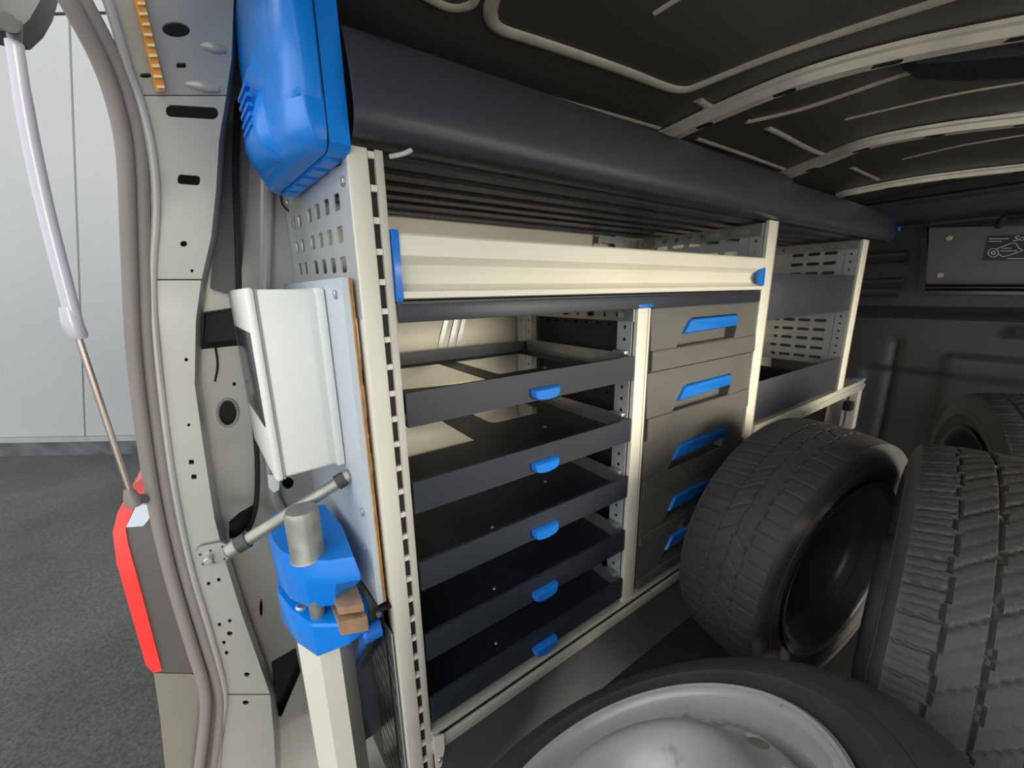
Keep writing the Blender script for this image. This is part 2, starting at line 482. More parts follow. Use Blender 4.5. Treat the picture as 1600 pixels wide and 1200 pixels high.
vent_m = M('vent_glint_grey', (150, 154, 158), .4, .2)  # light on the bulkhead slots, put into the colour of these strips
for (a, c, wpx) in ((1490, 640, 66), (1486, 656, 40), (1482, 671, 22)):
    yb = BY - .12
    q = [PY(a, c, yb), PY(a + wpx, c + 7, yb), PY(a + wpx - 18, c + 13, yb), PY(a + 6, c + 7, yb)]
    mk('vent_glint', B().extr(q, (0, .03, 0)), vent_m, wall_front)
p = PY(1479, 653, BY - .1); child('rivet', SCREW_S, wall_front, (p.x, BY - .098, p.z), ROT_MY)

# unseen right-hand side; its sliding door opening is shaped to gate the sun
bb = B().plate([(.06, FL), (2.37, FL), (2.37, .30), (.06, .30)], [[(.60, FL + .06), (2.34, FL + .06), (2.34, .295), (.60, .295)]], lambda a, c: Vector((.86, a, c)), (.03, 0, 0))
struct(mk('wall_right', bb, wall_m), 'unseen right body side, sliding door opening shaped to let light in')

# ---------------- rear pillar, pressed panels with holes
def Dp(py): return lerp_tab([(-60, -.625), (0, -.64), (150, -.69), (300, -.725), (450, -.745), (800, -.755), (1260, -.755)], py)
def pil(dx=0): return lambda a, c: PX(a, c, Dp(c) + dx)
Lft = [(142, -30), (162, 0), (194, 105), (215, 165), (232, 240), (238, 330), (232, 440), (240, 560), (262, 740), (290, 880), (325, 1000), (345, 1085), (338, 1150), (330, 1240)]
Rgt = [(366, -30), (365, 0), (362, 90), (352, 160), (342, 220), (338, 290), (330, 370), (314, 440), (306, 500), (304, 600), (318, 700), (335, 810), (350, 870), (378, 960), (422, 1085), (428, 1150), (432, 1240)]
Lt = [(c, a) for a, c in Lft]; Rt = [(c, a) for a, c in Rgt]
def section(y0, y1, holes, nm, skewl=0, skewr=0):
    L = [(lerp_tab(Lt, y0), y0 + skewl)] + [(a, c) for a, c in Lft if y0 + 8 < c < y1 - 8] + [(lerp_tab(Lt, y1), y1 + skewl)]
    R = [(lerp_tab(Rt, y0), y0 + skewr)] + [(a, c) for a, c in Rgt if y0 + 8 < c < y1 - 8] + [(lerp_tab(Rt, y1), y1 + skewr)]
    return mk(nm, B().plate(L + R[::-1], holes, pil(), (-.003, 0, 0), 30), body_m, wall_rear, 25)
# dark backing first (structure root): shade behind the holes put into its colour
cav = Lft + Rgt[::-1]
wall_rear = struct(mk('wall_rear', B().plate([(a, c) for a, c in cav], [], pil(-.045), (-.02, 0, 0), 40), body_dark, origin=(-.75, -.05, FL)), 'silver painted rear door pillar with punched holes')
section(-30, 148, [ell(275, 46, 22, 12, 20, .1), rrect(283, 102, 15, 8, 1), ell(228, 118, 10, 4)], 'header_panel')
section(150, 436, [rrect(300, 175, 82, 19, 9, .06), rrect(295, 281, 35, 15, 5, .08), ell(287, 381, 5.5, 4.5), ell(300, 423, 2.5)], 'pillar_panel')
section(438, 1084, [ell(291, 562, 3), ell(295, 664, 2.5), rrect(299, 722, 8, 7, 1), rrect(303, 745, 8, 7, 1), ell(326, 912, 3), ell(342, 906, 3), ell(363, 894, 2.5, 4.5), ell(343, 976, 3), ell(359, 970, 3), ell(359, 990, 4.5, 3.5), ell(350, 1004, 3), ell(354, 1020, 3), ell(386, 1054, 4.5, 3.5)], 'pillar_panel')
section(1086, 1240, [ell(384, 1098, 5, 3.5)], 'sill_panel')
# side return of the pillar towards the side wall
mk('pillar_return', B().loft([[PX(a, c, Dp(c)) for a, c in Rgt], [PX(a + 6, c, Dp(c) - .02) for a, c in Rgt], [PX(a + 10, c, Dp(c) - .10) for a, c in Rgt]], closed=False), body_m, wall_rear, 50)
mk('door_flange', B().tube(smooth_path([PX(a + 6, c, Dp(c) + .002) for a, c in Lft], 5), .005, 10), body_m, wall_rear)
# stamped swages on header
for a0, c0, a1, c1 in ((312, 70, 352, 78), (288, 130, 342, 140)):
    mk('swage', B().tube([PX(a0 + (a1 - a0) * k / 5, c0 + (c1 - c0) * k / 5, Dp(c0) - .003) for k in range(6)], [.003, .005, .006, .006, .005, .003], 10), body_m, wall_rear, 60)
# recessed quarter panel behind the pillar
def Dq(a, c): return -.86
q_out = [(345, 150), (480, 150), (560, 330), (570, 460), (600, 980), (560, 1240), (380, 1240), (360, 1100), (330, 900), (285, 700), (280, 480), (300, 300)]
q_holes = [ell(356, 645, 15, 20, 20), ell(450, 755, 9, 9), [(397, 788), (401, 800), (392, 822), (370, 842), (358, 842), (358, 815), (375, 800)],
           [(424, 1034), (462, 1012), (470, 1050), (440, 1120), (432, 1120)], ell(408, 950, 2.5, 14), ell(366, 600, 3)]
b = B().plate(q_out, q_holes, lambda a, c: PX(a, c, Dq(a, c)), (-.004, 0, 0), 45)
mk('quarter_panel', b, body_m, wall_rear, 25)
mk('quarter_cavity', B().plate(q_out, [], lambda a, c: PX(a, c, -.905), (-.004, 0, 0)), body_dark, wall_rear)  # dark backing sheet, shade in the quarter panel holes painted in
# rolled edge column between the quarter panel and the racking
mk('edge_fold', B().tube(smooth_path([PX(418, 250, -.85), PX(416, 400, -.85), PX(412, 600, -.85), PX(425, 760, -.85), PX(440, 800, -.85)], 5), .010, 10), body_m, wall_rear)
mk('hole_collar', B().tube([PX(a, c, -.858) for a, c in ell(356, 645, 16, 21, 24)] + [PX(372, 645, -.858)], .0025, 8), body_m, wall_rear)
mk('black_cover', B().loft([[PX(a, c, -.858) for a, c in ((316, 488), (368, 480), (372, 540), (314, 546))], [PX(a, c, -.83) for a, c in ((322, 492), (366, 484), (368, 530), (318, 536))]]), rubber_black, wall_rear)
tag(mk('wiring_cable', B().tube(smooth_path([PX(372, 160, -.785), PX(368, 260, -.785), PX(372, 400, -.785), PX(376, 500, -.81), PX(392, 560, -.83), PX(396, 640, -.83), PX(402, 720, -.83), PX(400, 790, -.83), PX(388, 830, -.84)], 6), .0042, 8), rubber_black), 'black wiring cable running down behind the silver pillar', 'cable')
tag(mk('thin_wire', B().tube(smooth_path([PX(336, 540, -.845), PX(340, 570, -.84), PX(336, 596, -.845)], 5), .0016, 6), rubber_black), 'thin dark wire below the black cover on the pillar', 'cable')
tag(mk('looped_wire', B().tube(smooth_path([PX(438, 300, -.84), PX(442, 320, -.83), PX(455, 332, -.82), PX(470, 335, -.82)], 5), .002, 6), rubber_black), 'small dark wire loop under the blue case', 'cable')
# cream lower foot of the quarter trim
mk('trim_tab', B().loft([[PX(a, c, -.80) for a, c in ((418, 742), (438, 742), (436, 765), (428, 770), (420, 762))], [PX(a, c, -.806) for a, c in ((418, 742), (438, 742), (436, 765), (428, 770), (420, 762))]]), white_plastic, wall_rear)

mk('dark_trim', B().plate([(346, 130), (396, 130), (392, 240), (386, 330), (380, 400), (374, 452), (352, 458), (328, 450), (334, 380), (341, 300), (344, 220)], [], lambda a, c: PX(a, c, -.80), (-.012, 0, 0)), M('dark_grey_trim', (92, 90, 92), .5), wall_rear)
# rubber door seal: two beads on a carrier
def seal(nm, pxs, r, mat, par=None):
    return mk(nm, B().tube(smooth_path([PX(a, c, Dp(c) - d) for a, c, d in pxs], 6), r, 14), mat, par)
so = thing('door_seal', 'grey twin-bead rubber seal along the tailgate opening', 'door seal', (-.75, -.13, FL))
outer = [(94, -30), (112, 0), (162, 95), (188, 170), (202, 250), (208, 400), (216, 560), (240, 745), (268, 880), (303, 1000), (325, 1075), (326, 1130), (312, 1240)]
seal('outer_bead', [(a - 6, c, -.008) for a, c in outer], .0085, seal_m, so)
seal('inner_bead', [(a + 17, c, .0) for a, c in outer], .0085, seal_m, so)
seal('carrier', [(a + 6, c, .008) for a, c in outer], .011, M('seal_carrier', (92, 86, 88), .6), so)

# tail lamp and bumper corner outside
t = thing('tail_lamp', 'red rear tail lamp with grey housing outside the pillar', 'tail lamp', PX(230, 1050, -.80))
hs = [(205, 790), (232, 800), (262, 860), (290, 960), (318, 1040), (300, 1052), (240, 1050), (215, 960), (190, 850)]
mk('housing', B().plate(hs, [], lambda a, c: PX(a, c, -.795), (-.10, 0, 0)), lamp_body, t)
rl = [(222, 746), (205, 762), (184, 800), (176, 832), (182, 880), (205, 960), (228, 1040), (240, 1052), (253, 1048), (243, 1010), (222, 930), (200, 850), (196, 826), (212, 786), (226, 770)]
mk('red_lens', B().plate(rl, [], lambda a, c: PX(a, c, -.79), (-.11, 0, 0)), red_lens, t)
mk('clear_lens', B().plate([(214, 787), (240, 790), (232, 812), (224, 822), (197, 824)], [], lambda a, c: PX(a, c, -.788), (-.02, 0, 0)), clear_lens, t)
bm_ = [(240, 1052), (300, 1053), (335, 1075), (350, 1240), (262, 1240), (250, 1120)]
tag(mk('rear_bumper', B().plate(bm_, [], lambda a, c: PX(a, c, -.80), (-.12, 0, 0)), bumper_m), 'grey bumper corner below the red tail lamp', 'bumper')

# tailgate corner and gas strut
t = thing('tailgate', 'raised dark grey tailgate, only its lower corner showing', 'tailgate', (0, -.12, .33))
mk('panel', B().extr([(-.78, -.15, .345), (-.78, -.75, 1.15), (-.78, -.79, 1.18), (-.78, -.19, .36)], (1.55, 0, 0)), tail_m, t)
cp = [(-60, -150), (90, -150), (74, -40), (62, 2), (46, 30), (24, 50), (0, 48), (-30, 40)]
mk('strut_mount', B().plate(cp, [], lambda a, c: PX(a, c, -.735), (-.04, 0, 0)), tail_m, t)
mk('ball_stud', B().tube([PX(12, 36, -.733), PX(12, 36, -.70)], [.010, .008], 14), tail_m, t)
t = thing('gas_strut', 'pale grey gas strut holding up the tailgate', 'gas strut', PX(207, 782, -.73))
S = lambda a, c: PX(a, c, -.725)
mk('cylinder', B().tube(smooth_path([S(22, 66), S(42, 190), S(72, 330), S(108, 470), S(122, 524)], 5), [.0072] * 4 + [.0078] * 17, 18), strut_m, t)
mk('collar', B().tube([S(106, 480), S(112, 502), S(121, 524), S(124, 530)], [.0080, .0098, .0098, .0075], 18), strut_m, t)
mk('top_socket', B().tube([S(20, 30), S(22, 52), S(24, 72)], [.007, .006, .005], 14), M('socket_grey', (120, 118, 118), .5), t)
mk('rod', B().tube([S(122, 526), S(206, 776)], .0036, 14), rod_m, t)
mk('end_socket', B().tube([S(200, 764), S(205, 776), S(210, 790)], [.005, .009, .009], 16), M('socket_grey', (120, 110, 106), .5), t)
mk('pivot_stud', B().cyl(S(207, 780), PX(236, 778, -.75), .007), lamp_body, t)

# orange strip at the header
t = thing('cable_guide', 'orange slotted strip on the silver roof header', 'strip', PX(255, 145, -.68))
n0, n1 = (213, -20), (251, 143)
def sp(k, off, d): return PX(n0[0] + (n1[0] - n0[0]) * k + off, n0[1] + (n1[1] - n0[1]) * k, Dp(n0[1] + (n1[1] - n0[1]) * k) + d)
mk('strip_body', B().loft([[sp(k, -9, .002), sp(k, 9, .002), sp(k, 8, .009), sp(k, -8, .009)] for k in [i / 10 for i in range(11)]]), orange_m, t)
for i in range(10):
    k = (i + .4) / 10
    mk('clip', B().loft([[sp(k + e, -5 + i % 2, .008), sp(k + e, 8, .008), sp(k + e, 8, .012), sp(k + e, -5 + i % 2, .012)] for e in (0, .028)]), clip_m, t)

# ================================================================== RACK
RX = -.5
rack = thing('van_racking', 'cream and silver aluminium van racking frame along the left side', 'shelving', (-.68, 1.1, FL))
def post(y0, y1, zt, zb, slots):
    """front extrusion; slotted groove on the rear-most one"""
    if slots:
        o = mk('upright', B().box(RX - .035, RX, y0, y0 + .023, zb, zt, .0015), cream, rack)
        mk('groove_back', B().box(RX - .03, RX - .007, y0 + .0235, y0 + .031, zb, zt), rubber_black, o)
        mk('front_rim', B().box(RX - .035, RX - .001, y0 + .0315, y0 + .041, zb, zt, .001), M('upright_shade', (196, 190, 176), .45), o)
        n = 0; z = zt - .006
        rb = B().box(-.004, .004, -.0038, .0038, -.0035, .0035); me = bpy.data.meshes.new('rung'); rb.bm.to_mesh(me); rb.bm.free(); me.materials.append(cream)
        while z > zb:
            child('rung', me, o, (RX - .006, y0 + .0272, z)); z -= .0355
        return o
    o = mk('upright', B().box(RX - .010, RX, y0, y1 - .008, zb, zt, .002), cream, rack)
    mk('front_rim', B().box(RX - .035, RX - .0035, y1 - .0078, y1, zb, zt, .001), cream, o)
    mk('front_groove', B().box(RX - .001, RX + .0006, y1 - .014, y1 - .012, zb, zt), M('groove_line', (160, 154, 142), .5), o)
    return o
pA = post(.128, .168, .162, FL, True)
pB = post(.648, .692, -.036, -.716, False)
pC = post(1.150, 1.210, .166, -.70, False)
pD = post(1.885, 1.955, .160, -.398, False)
mk('end_cap', B().box(RX - .037, RX + .002, .647, .693, -.036, -.028, .003), blue, pB)
mk('end_cap', B().box(RX - .037, RX + .002, .647, .693, -.722, -.716, .002), blue, pB)
# hole strips beside the uprights and rear uprights
def hole_strip(y, x0, x1, z0, z1, pitch=.025, mat=steel_white, par=rack, nm='hole_strip', r=.0042):
    hs = []; z = z1 - .015
    while z > z0 + .01: hs.append(ell((x0 + x1) / 2, z, r, r, 8)); z -= pitch
    return mk(nm, B().plate([(x0, z0), (x1, z0), (x1, z1), (x0, z1)], hs, lambda a, c: Vector((a, y, c)), (0, .002, 0)), mat, par)
hole_strip(.645, -.548, RX - .011, -.70, -.034, .025, steel_white, pB)
for y, zt in ((.13, .15), (.645, .0), (1.15, .16), (1.885, .15)):
    zb = FL if y < 1.5 else -.39
    ru = mk('rear_upright', B().box(-.912, -.865, y + .004, y + .038, zb, zt, .002), cream, rack)
    hole_strip(y + .001, -.90, -.868, max(zb, -.7), zt, .03, cream, ru)
    hole_strip(y + .001, -.862, -.842, max(zb, -.7), zt, .03, cream, ru)
# perforated side panels
def perf(y, x0, x1, z0, z1, cols, dz, sw, sh, nm='perforated_panel', mat=steel_white, t=.002):
    hs = []; z = z1 - .03
    while z > z0 + .02:
        for i in range(cols): hs.append(rrect(x0 + (x1 - x0) * (i + .6) / (cols + .4), z, sw, sh, None, 0, 3))
        z -= dz
    return mk(nm, B().plate([(x0, z0), (x1, z0), (x1, z1), (x0, z1)], hs, lambda a, c: Vector((a, y, c)), (0, t, 0)), mat, rack)
pp = perf(1.148, -.84, -.545, -.02, .155, 5, .034, .038, .011)
hole_strip(1.147, -.543, -.511, -.02, .16, .028, steel_white, pp)
pp = perf(1.883, -.84, -.548, -.30, .150, 5, .036, .042, .012)
hole_strip(1.882, -.546, -.511, -.30, .155, .028, steel_white, pp)
mk('cross_rail', B().plate([(-.87, .128), (-.51, .128), (-.51, .158), (-.87, .158)], [rrect(-.83 + .04 * i, .143, .024 if i % 2 else .01, .011) for i in range(8)], lambda a, c: Vector((a, 1.135, c)), (0, .003, 0)), zinc, rack)
mk('cross_rail', B().plate([(-.87, .128), (-.51, .128), (-.51, .158), (-.87, .158)], [rrect(-.83 + .04 * i, .143, .024 if i % 2 else .01, .011) for i in range(8)], lambda a, c: Vector((a, 1.872, c)), (0, .003, 0)), zinc, rack)
mk('cross_rail', B().plate([(-.86, -.062), (-.505, -.062), (-.505, -.038), (-.86, -.038)], [rrect(-.82 + .04 * i, -.05, .022 if i % 2 else .008, .011) for i in range(8)], lambda a, c: Vector((a, .640, c)), (0, .003, 0)), zinc, rack)
# base rail (aluminium profile) and plinth
def rail(y0, y1, zt):
    prof = [(RX + .002, zt), (RX + .004, zt - .006), (RX - .001, zt - .009), (RX - .001, zt - .019), (RX + .005, zt - .022), (RX + .006, zt - .030), (RX + .002, zt - .036), (RX + .002, zt - .046), (RX - .03, zt - .046), (RX - .055, zt - .02), (RX - .055, zt)]
    return mk('base_rail', B().extr([(x, y0, z) for x, z in prof], (0, y1 - y0, 0)), M('rail_aluminium', (206, 204, 188), .34, .35, .06, 10), rack, 25)
r1 = rail(.168, 1.212, -.714)
mk('rail_groove', B().box(RX - .0005, RX + .0015, .17, 1.21, -.731, -.725), rubber_black, r1)
r2 = rail(1.212, 2.215, -.398)
mk('rail_end_bracket', B().loft([[Vector((RX + .007, y, z)) for y, z in ((.168, -.712), (.186, -.722), (.186, -.752), (.178, -.785), (.168, -.788))], [Vector((RX + .010, y, z)) for y, z in ((.168, -.712), (.186, -.722), (.186, -.752), (.178, -.785), (.168, -.788))]]), cream, r1)
child('screw', SCREW_S, r1, (RX + .010, .176, -.768))
mk('plinth', B().extr([(RX - .004, .17, -.76), (RX - .004, .17, -.80), (RX + .02, .17, FL + .002), (RX - .04, .17, FL + .002), (RX - .04, .17, -.76)], (0, 1.05, 0)), plinth_m, rack)
mk('side_plate', B().box(-.86, -.56, 1.213, 1.217, -.70, -.44), plinth_m, rack)
# foot of the forward bay
ft = mk('forward_foot', B().box(RX - .03, RX, 2.165, 2.21, -.62, -.44, .002), cream, rack)
mk('foot_cap', B().box(RX - .032, RX + .004, 2.16, 2.217, -.400, -.392, .002), M('pale_blue_cap', (120, 150, 190), .4), ft)
mk('foot_plate', B().plate(rrect(0, 0, .20, .085, .01), [rrect(-.05, 0, .05, .02), rrect(.05, .02, .04, .02), rrect(.05, -.02, .04, .02)], lambda a, c: Vector((RX - .05 + a * .2, 2.26 + a, -.60 + c)), (.004, .001, 0)), zinc, ft)
mk('foot_bracket', B().box(RX - .09, RX - .035, 2.12, 2.2, -.61, -.45, .003), zinc, ft)
mk('foot_clamp', B().box(RX - .035, RX - .005, 2.115, 2.155, -.53, -.49, .004), rubber_black, ft)

# end wall of the racking (towards the tailgate): slightly toed-in
A0 = Vector((-.506, .128, 0)); TA = math.radians(-4.5)
def endw(d, wdt, z):
    """d = depth towards the van side, wdt = distance rearwards from the racking"""
    x, y = -d, -wdt
    return Vector((A0.x + x * math.cos(-TA) - y * math.sin(-TA), A0.y + x * math.sin(-TA) + y * math.cos(-TA), z))
hs = []
for zr in (.110, .072, .036):
    for i, d in enumerate((.05, .095, .14, .185, .25, .29)):
        hs.append(rrect(d, zr + d * .03, .024 if i < 4 else .018, .020, .005))
ew = mk('end_panel', B().plate([(.0, -.03), (.36, -.03), (.36, .165), (.33, .172), (.0, .145)], hs, lambda a, c: endw(a, .0, c), (0, .002, 0)), steel_white, rack)
for d, z in ((.015, .128), (.315, .155), (.26, -.008), (.30, .12)):
    child('screw', SCREW, ew, endw(d, .0, z), ROT_MY)
bsl = []
for r in range(11):
    for k in range(3):
        cx, cz = .020 + k * .023, -.530 - r * .033 + k * .004
        bsl.append([(cx + .007, cz + .012), (cx + .013, cz + .012), (cx - .005, cz - .012), (cx - .011, cz - .012)])
bp = mk('lower_bracket', B().plate([(.004, -.452), (.08, -.452), (.08, FL + .03), (.004, FL + .03)], bsl, lambda a, c: endw(a, .014, c), (0, .002, 0)), black_gloss, rack)
for z in (-.466, -.482): child('screw', SCREW, bp, endw(.02, .014, z), ROT_MY)
mk('bracket_flange', B().extr([endw(.004, .016, -.452), endw(.08, .016, -.452), endw(.08, .016, -.448), endw(.004, .016, -.448)], (0, .02, 0)), black_gloss, bp)
mk('bracket_backing', B().extr([endw(.006, .004, -.50), endw(.078, .004, -.50), endw(.078, .004, FL + .03), endw(.006, .004, FL + .03)], (0, .002, 0)), steel_white, bp)
mk('lower_end_plate', B().extr([endw(.075, .008, -.448), endw(.38, .008, -.448), endw(.38, .008, FL + .01), endw(.075, .008, FL + .01)], (0, .005, 0)), anth, rack)

# ---------------- aluminium flap bin, shelf beneath
t = thing('flap_bin', 'long cream aluminium bin with blue end caps below the roof tray', 'storage bin', (RX - .06, .66, -.008))
BP = [(0, .073), (.003, .070), (.003, .046), (-.001, .042), (-.010, .036), (-.014, .024), (-.012, .012), (-.002, .004), (.004, .002), (.004, -.006), (-.004, -.008), (-.10, -.008), (-.10, -.004), (-.012, -.003), (-.020, .012), (-.022, .028), (-.016, .040), (-.006, .048), (-.006, .073)]
mk('flap', B().extr([(RX + a, .178, c) for a, c in BP], (0, .966, 0)), cream, t, 25)
mk('bin_tray', B().plate([(-.84, .18), (RX - .104, .18), (RX - .104, 1.14), (-.84, 1.14)], [], lambda a, c: Vector((a, c, -.006)), (0, 0, .003)), anth, t)
cap = [(.003, .076), (.006, .070), (.004, .030), (.006, -.004), (.003, -.010), (-.03, -.010), (-.03, .076)]
mk('end_cap', B().extr([(RX + a, .170, c) for a, c in cap], (0, .008, 0)), blue, t)
mk('end_cap', B().extr([(RX + a, 1.144, c) for a, c in [(.004, .048), (.005, .004), (-.03, .004), (-.03, .048)]], (0, .005, 0)), blue, t)
mk('end_latch', B().extr([(RX - .002, 1.144, .050), (RX - .002, 1.122, .044), (RX - .002, 1.112, .028), (RX - .002, 1.120, .010), (RX - .002, 1.144, .002)], (.006, 0, 0)), blue, t)
t = thing('bin_shelf', 'dark anthracite shelf carrying the cream flap bin', 'shelf', (RX - .17, .66, -.036))
mk('shelf_base', B().box(-.86, RX - .001, .171, 1.147, -.013, -.010), anth, t)
mk('front_lip', B().box(RX - .004, RX, .171, 1.147, -.037, -.0135, .001), anth, t)

# ---------------- pull-out trays
ZT = [-.130, -.261, -.391, -.522, -.648]
words = ['topmost', 'second from top', 'middle', 'second from bottom', 'bottom']
def make_tray(i):
    z = ZT[i]; y0, y1 = .172, .643
    t = thing('pull_out_tray', 'dark grey pull-out tray with blue grip, %s of five beside the drawers' % words[i], 'tray', (RX - .17, .4, z - .05), 'pull-out trays in the racking')
    holes = []
    if i == 0: holes = [[(-.83, .20), (-.64, .20), (-.60, .37), (-.83, .37)], [(-.83, .41), (-.64, .41), (-.64, .60), (-.83, .60)]]
    if i == 1: holes = [[(-.83, .19), (-.655, .19), (-.655, .36), (-.83, .36)], rrect(-.77, .52, .10, .16, .02)]
    if i == 2: holes = [rrect(-.78, .55, .08, .012, .005), rrect(-.74, .53, .06, .012, .005)]
    mk('tray_floor', B().plate([(-.86, y0), (RX - .003, y0), (RX - .003, y1), (-.86, y1)], holes, lambda a, c: Vector((a, c, z - .028)), (0, 0, -.002)), anth, t)
    mk('front_lip', B().extr([(RX - .006, y0, z), (RX, y0, z), (RX, y0, z - .049), (RX - .010, y0, z - .049), (RX - .010, y0, z - .046), (RX - .003, y0, z - .046), (RX - .003, y0, z - .004), (RX - .006, y0, z - .004)], (0, y1 - y0, 0)), anth, t)
    for y in (y0, y1 - .002):
        mk('side_wall', B().box(-.86, RX - .003, y, y + .002, z - .03, z - .004), anth, t)
    mk('rear_lip', B().box(-.862, -.860, y0, y1, z - .03, z - .002), anth, t)
    pts = []
    for k in range(9):
        a = math.pi * k / 8; pts.append((.4095 - .028 * math.cos(a), -.003 - .0125 * math.sin(a) ** .7))
    prof = [(.4375, .005), (.3815, .005)] + pts
    zc = z - .0315
    hb = B().loft([[Vector((RX + .0005, y, zc + c)) for y, c in prof], [Vector((RX + .009, y, zc + c)) for y, c in prof], [Vector((RX + .013, .4095 + (y - .4095) * .9, zc - .002 + c * .8)) for y, c in prof]])
    mk('grip', hb, blue, t, 40)
    for y in (.33, .52): child('rivet', SCREW_S, t, (RX - .05 - .08 * (y > .4), y, z - .0285), (0, -math.pi / 2, 0))
    # runner clamped to the hole strip
    ru = mk('runner', B().box(-.85, RX - .01, .6385, .6405, z - .034, z + .004), zinc, t)
    mk('runner_hook', B().box(RX - .045, RX - .012, .628, .6405, z + .002, z + .010, .002), zinc, t)
    return t
for i in range(5): make_tray(i)

# ---------------- drawer cabinet
DZ = [-.038, -.173, -.328, -.468, -.590, -.706]
HZ = [-.079, -.232, -.377, -.512, -.622]
cab = thing('drawer_cabinet', 'dark drawer cabinet with five blue-handled drawers behind the tyre', 'drawer unit', (-.68, .92, -.708))
hs = [ell(-.83 + .036 * i, -.075, .004, .004, 8) for i in range(9)] + [ell(-.83 + .036 * i, -.235, .004, .004, 8) for i in range(9)]
side = mk('cabinet_side', B().plate([(-.86, -.706), (-.505, -.706), (-.505, -.040), (-.86, -.040)], hs, lambda a, c: Vector((a, .6945, c)), (0, .003, 0)), cab_m, cab)
mk('cabinet_back', B().box(-.864, -.861, .6945, 1.146, -.706, -.040), cab_m, cab)
mk('cabinet_top', B().box(-.86, RX - .004, .698, 1.146, -.0395, -.0375), cab_m, cab)
for i in range(5):
    zt, zb = DZ[i] - .002, DZ[i + 1] + .002
    hz = HZ[i]; ya, yb = .700, 1.147
    SH = .016
    pk = [(a_ + SH, c_) for a_, c_ in [(.798, hz - .014), (.815, hz + .010), (.822, hz + .015), (1.018, hz + .015), (1.028, hz + .010), (1.026, hz - .022), (1.020, hz - .045 if zb < hz - .055 else zb + .012), (.770, hz - .047 if zb < hz - .055 else zb + .012)]]
    d = mk('drawer', B().plate([(ya, zb), (yb, zb), (yb, zt), (ya, zt)], [pk], lambda a, c: Vector((RX - .002 - (.006 if c > zt - .002 else 0), a, c)), (-.006, 0, 0)), drawer_m, cab, 20)
    # finger pocket behind the handle and lower lip of the front
    cy = sum(p[0] for p in pk) / len(pk)
    pb = B(); 
    fr = [pb.bm.verts.new(Vector((RX - .004, a, c))) for a, c in pk]; bk = [pb.bm.verts.new(Vector((RX - .030 if k < 6 else RX - .024, cy + (a - cy) * .985, c))) for k, (a, c) in enumerate(pk)]
    for k in range(len(pk)): pb.bm.faces.new((fr[k], fr[(k + 1) % len(pk)], bk[(k + 1) % len(pk)], bk[k]))
    pb.bm.faces.new(bk)
    mk('pocket', pb, drawer_m, d)
    hp = [(a_ + SH, c_) for a_, c_ in [(.788, hz - .019), (.808, hz + .008), (.814, hz + .012), (1.016, hz + .012), (1.023, hz + .006), (1.022, hz - .012), (1.016, hz - .015), (.90, hz - .017)]]
    mk('handle', B().loft([[Vector((RX - .020, a, c)) for a, c in hp], [Vector((RX + .001, a, c)) for a, c in hp], [Vector((RX + .004, .92 + (a - .92) * .97, hz + (c - hz) * .85)) for a, c in hp]]), blue, d, 40)
    zl = zb + (zt - zb) * (.33 if zt - zb > .12 else .2)
    mk('lower_band', B().extr([(RX - .0015, ya, zb + .001), (RX + .003, ya, zb + .002), (RX + .001, ya, zl), (RX - .0015, ya, zl + .002)], (0, yb - ya, 0)), drawer_m, d)
    mk('drawer_box', B().box(-.85, RX - .03, ya + .01, yb - .01, zb + .01, zb + .013), cab_m, d)

# ---------------- forward bay shelves
for nm, z0, z1, lab in (('open_shelf', -.092, .036, 'dark grey shelf with tall front lip, upper one in the forward bay'), ('open_shelf', -.392, -.268, 'dark grey shelf with tall front lip, lower one above the forward rail')):
    t = thing(nm, lab, 'shelf', (-.68, 1.55, z0), 'shelves of the forward racking bay')
    mk('front_lip', B().box(RX - .012, RX - .008, 1.216, 1.884, z0, z1, .0008), anth, t)
    mk('shelf_base', B().box(-.86, RX - .0125, 1.216, 1.880, z0 + .002, z0 + .005), anth, t)
    mk('side_wall', B().box(-.86, RX - .0125, 1.216, 1.218, z0 + .005, z1 - .02), anth, t)
    mk('side_wall', B().box(-.86, RX - .0125, 1.878, 1.880, z0 + .005, z1 - .07), anth, t)
    mk('rear_lip', B().box(-.862, -.860, 1.216, 1.880, z0 + .002, z1 - .03), anth, t)

# ---------------- roof trays with rounded fronts
def tray_prof(s=0.0, top=.292):
    return [(RX - .03, .170), (RX - .005, .168), (RX + .012 - s, .171), (RX + .022 - s, .180), (RX + .026 - s, .196), (RX + .024 - s, .22), (RX + .016 - s, .25), (RX + .004 - s, .272), (RX - .016, top - .008), (RX - .05, top)]
def roof_tray(y0, y1, s, top, label):
    t = thing('roof_tray', label, 'overhead tray', (-.68, (y0 + y1) / 2, .168))
    pr = tray_prof(s, top); sm = smooth_path([Vector((x, 0, z)) for x, z in pr], 4)
    outer = [(p.x, p.z) for p in sm]; inner = [(p.x - .004, p.z + .001) for p in sm][::-1]
    mk('front_panel', B().extr([(x, y0, z) for x, z in outer + inner], (0, y1 - y0, 0)), canopy_m, t, 50)
    mk('tray_floor', B().box(-.865, RX - .022, y0, y1, .171, .174), canopy_m, t)
    for k, x in enumerate((-.56, -.62, -.68, -.74, -.80)):
        mk('floor_rib', B().extr([(x - .020, y0, .171), (x - .014, y0, .1665), (x + .014, y0, .1665), (x + .020, y0, .171)], (0, y1 - y0, 0)), canopy_m, t)
    mk('rear_lip', B().box(-.87, -.866, y0, y1, .163, .20), canopy_m, t)
    return t, outer
t1, o1 = roof_tray(.134, 1.222, 0, .292, 'long black overhead tray with rounded front under the roof')
t2, o2 = roof_tray(1.228, 2.192, .017, .276, 'shorter black overhead tray with blue end near the bulkhead')
mk('joint_cover', B().extr([(x + .002, 1.224, z) for x, z in o2] + [(x - .004, 1.224, z) for x, z in o2[::-1]], (0, .03, 0)), canopy_m, t2)
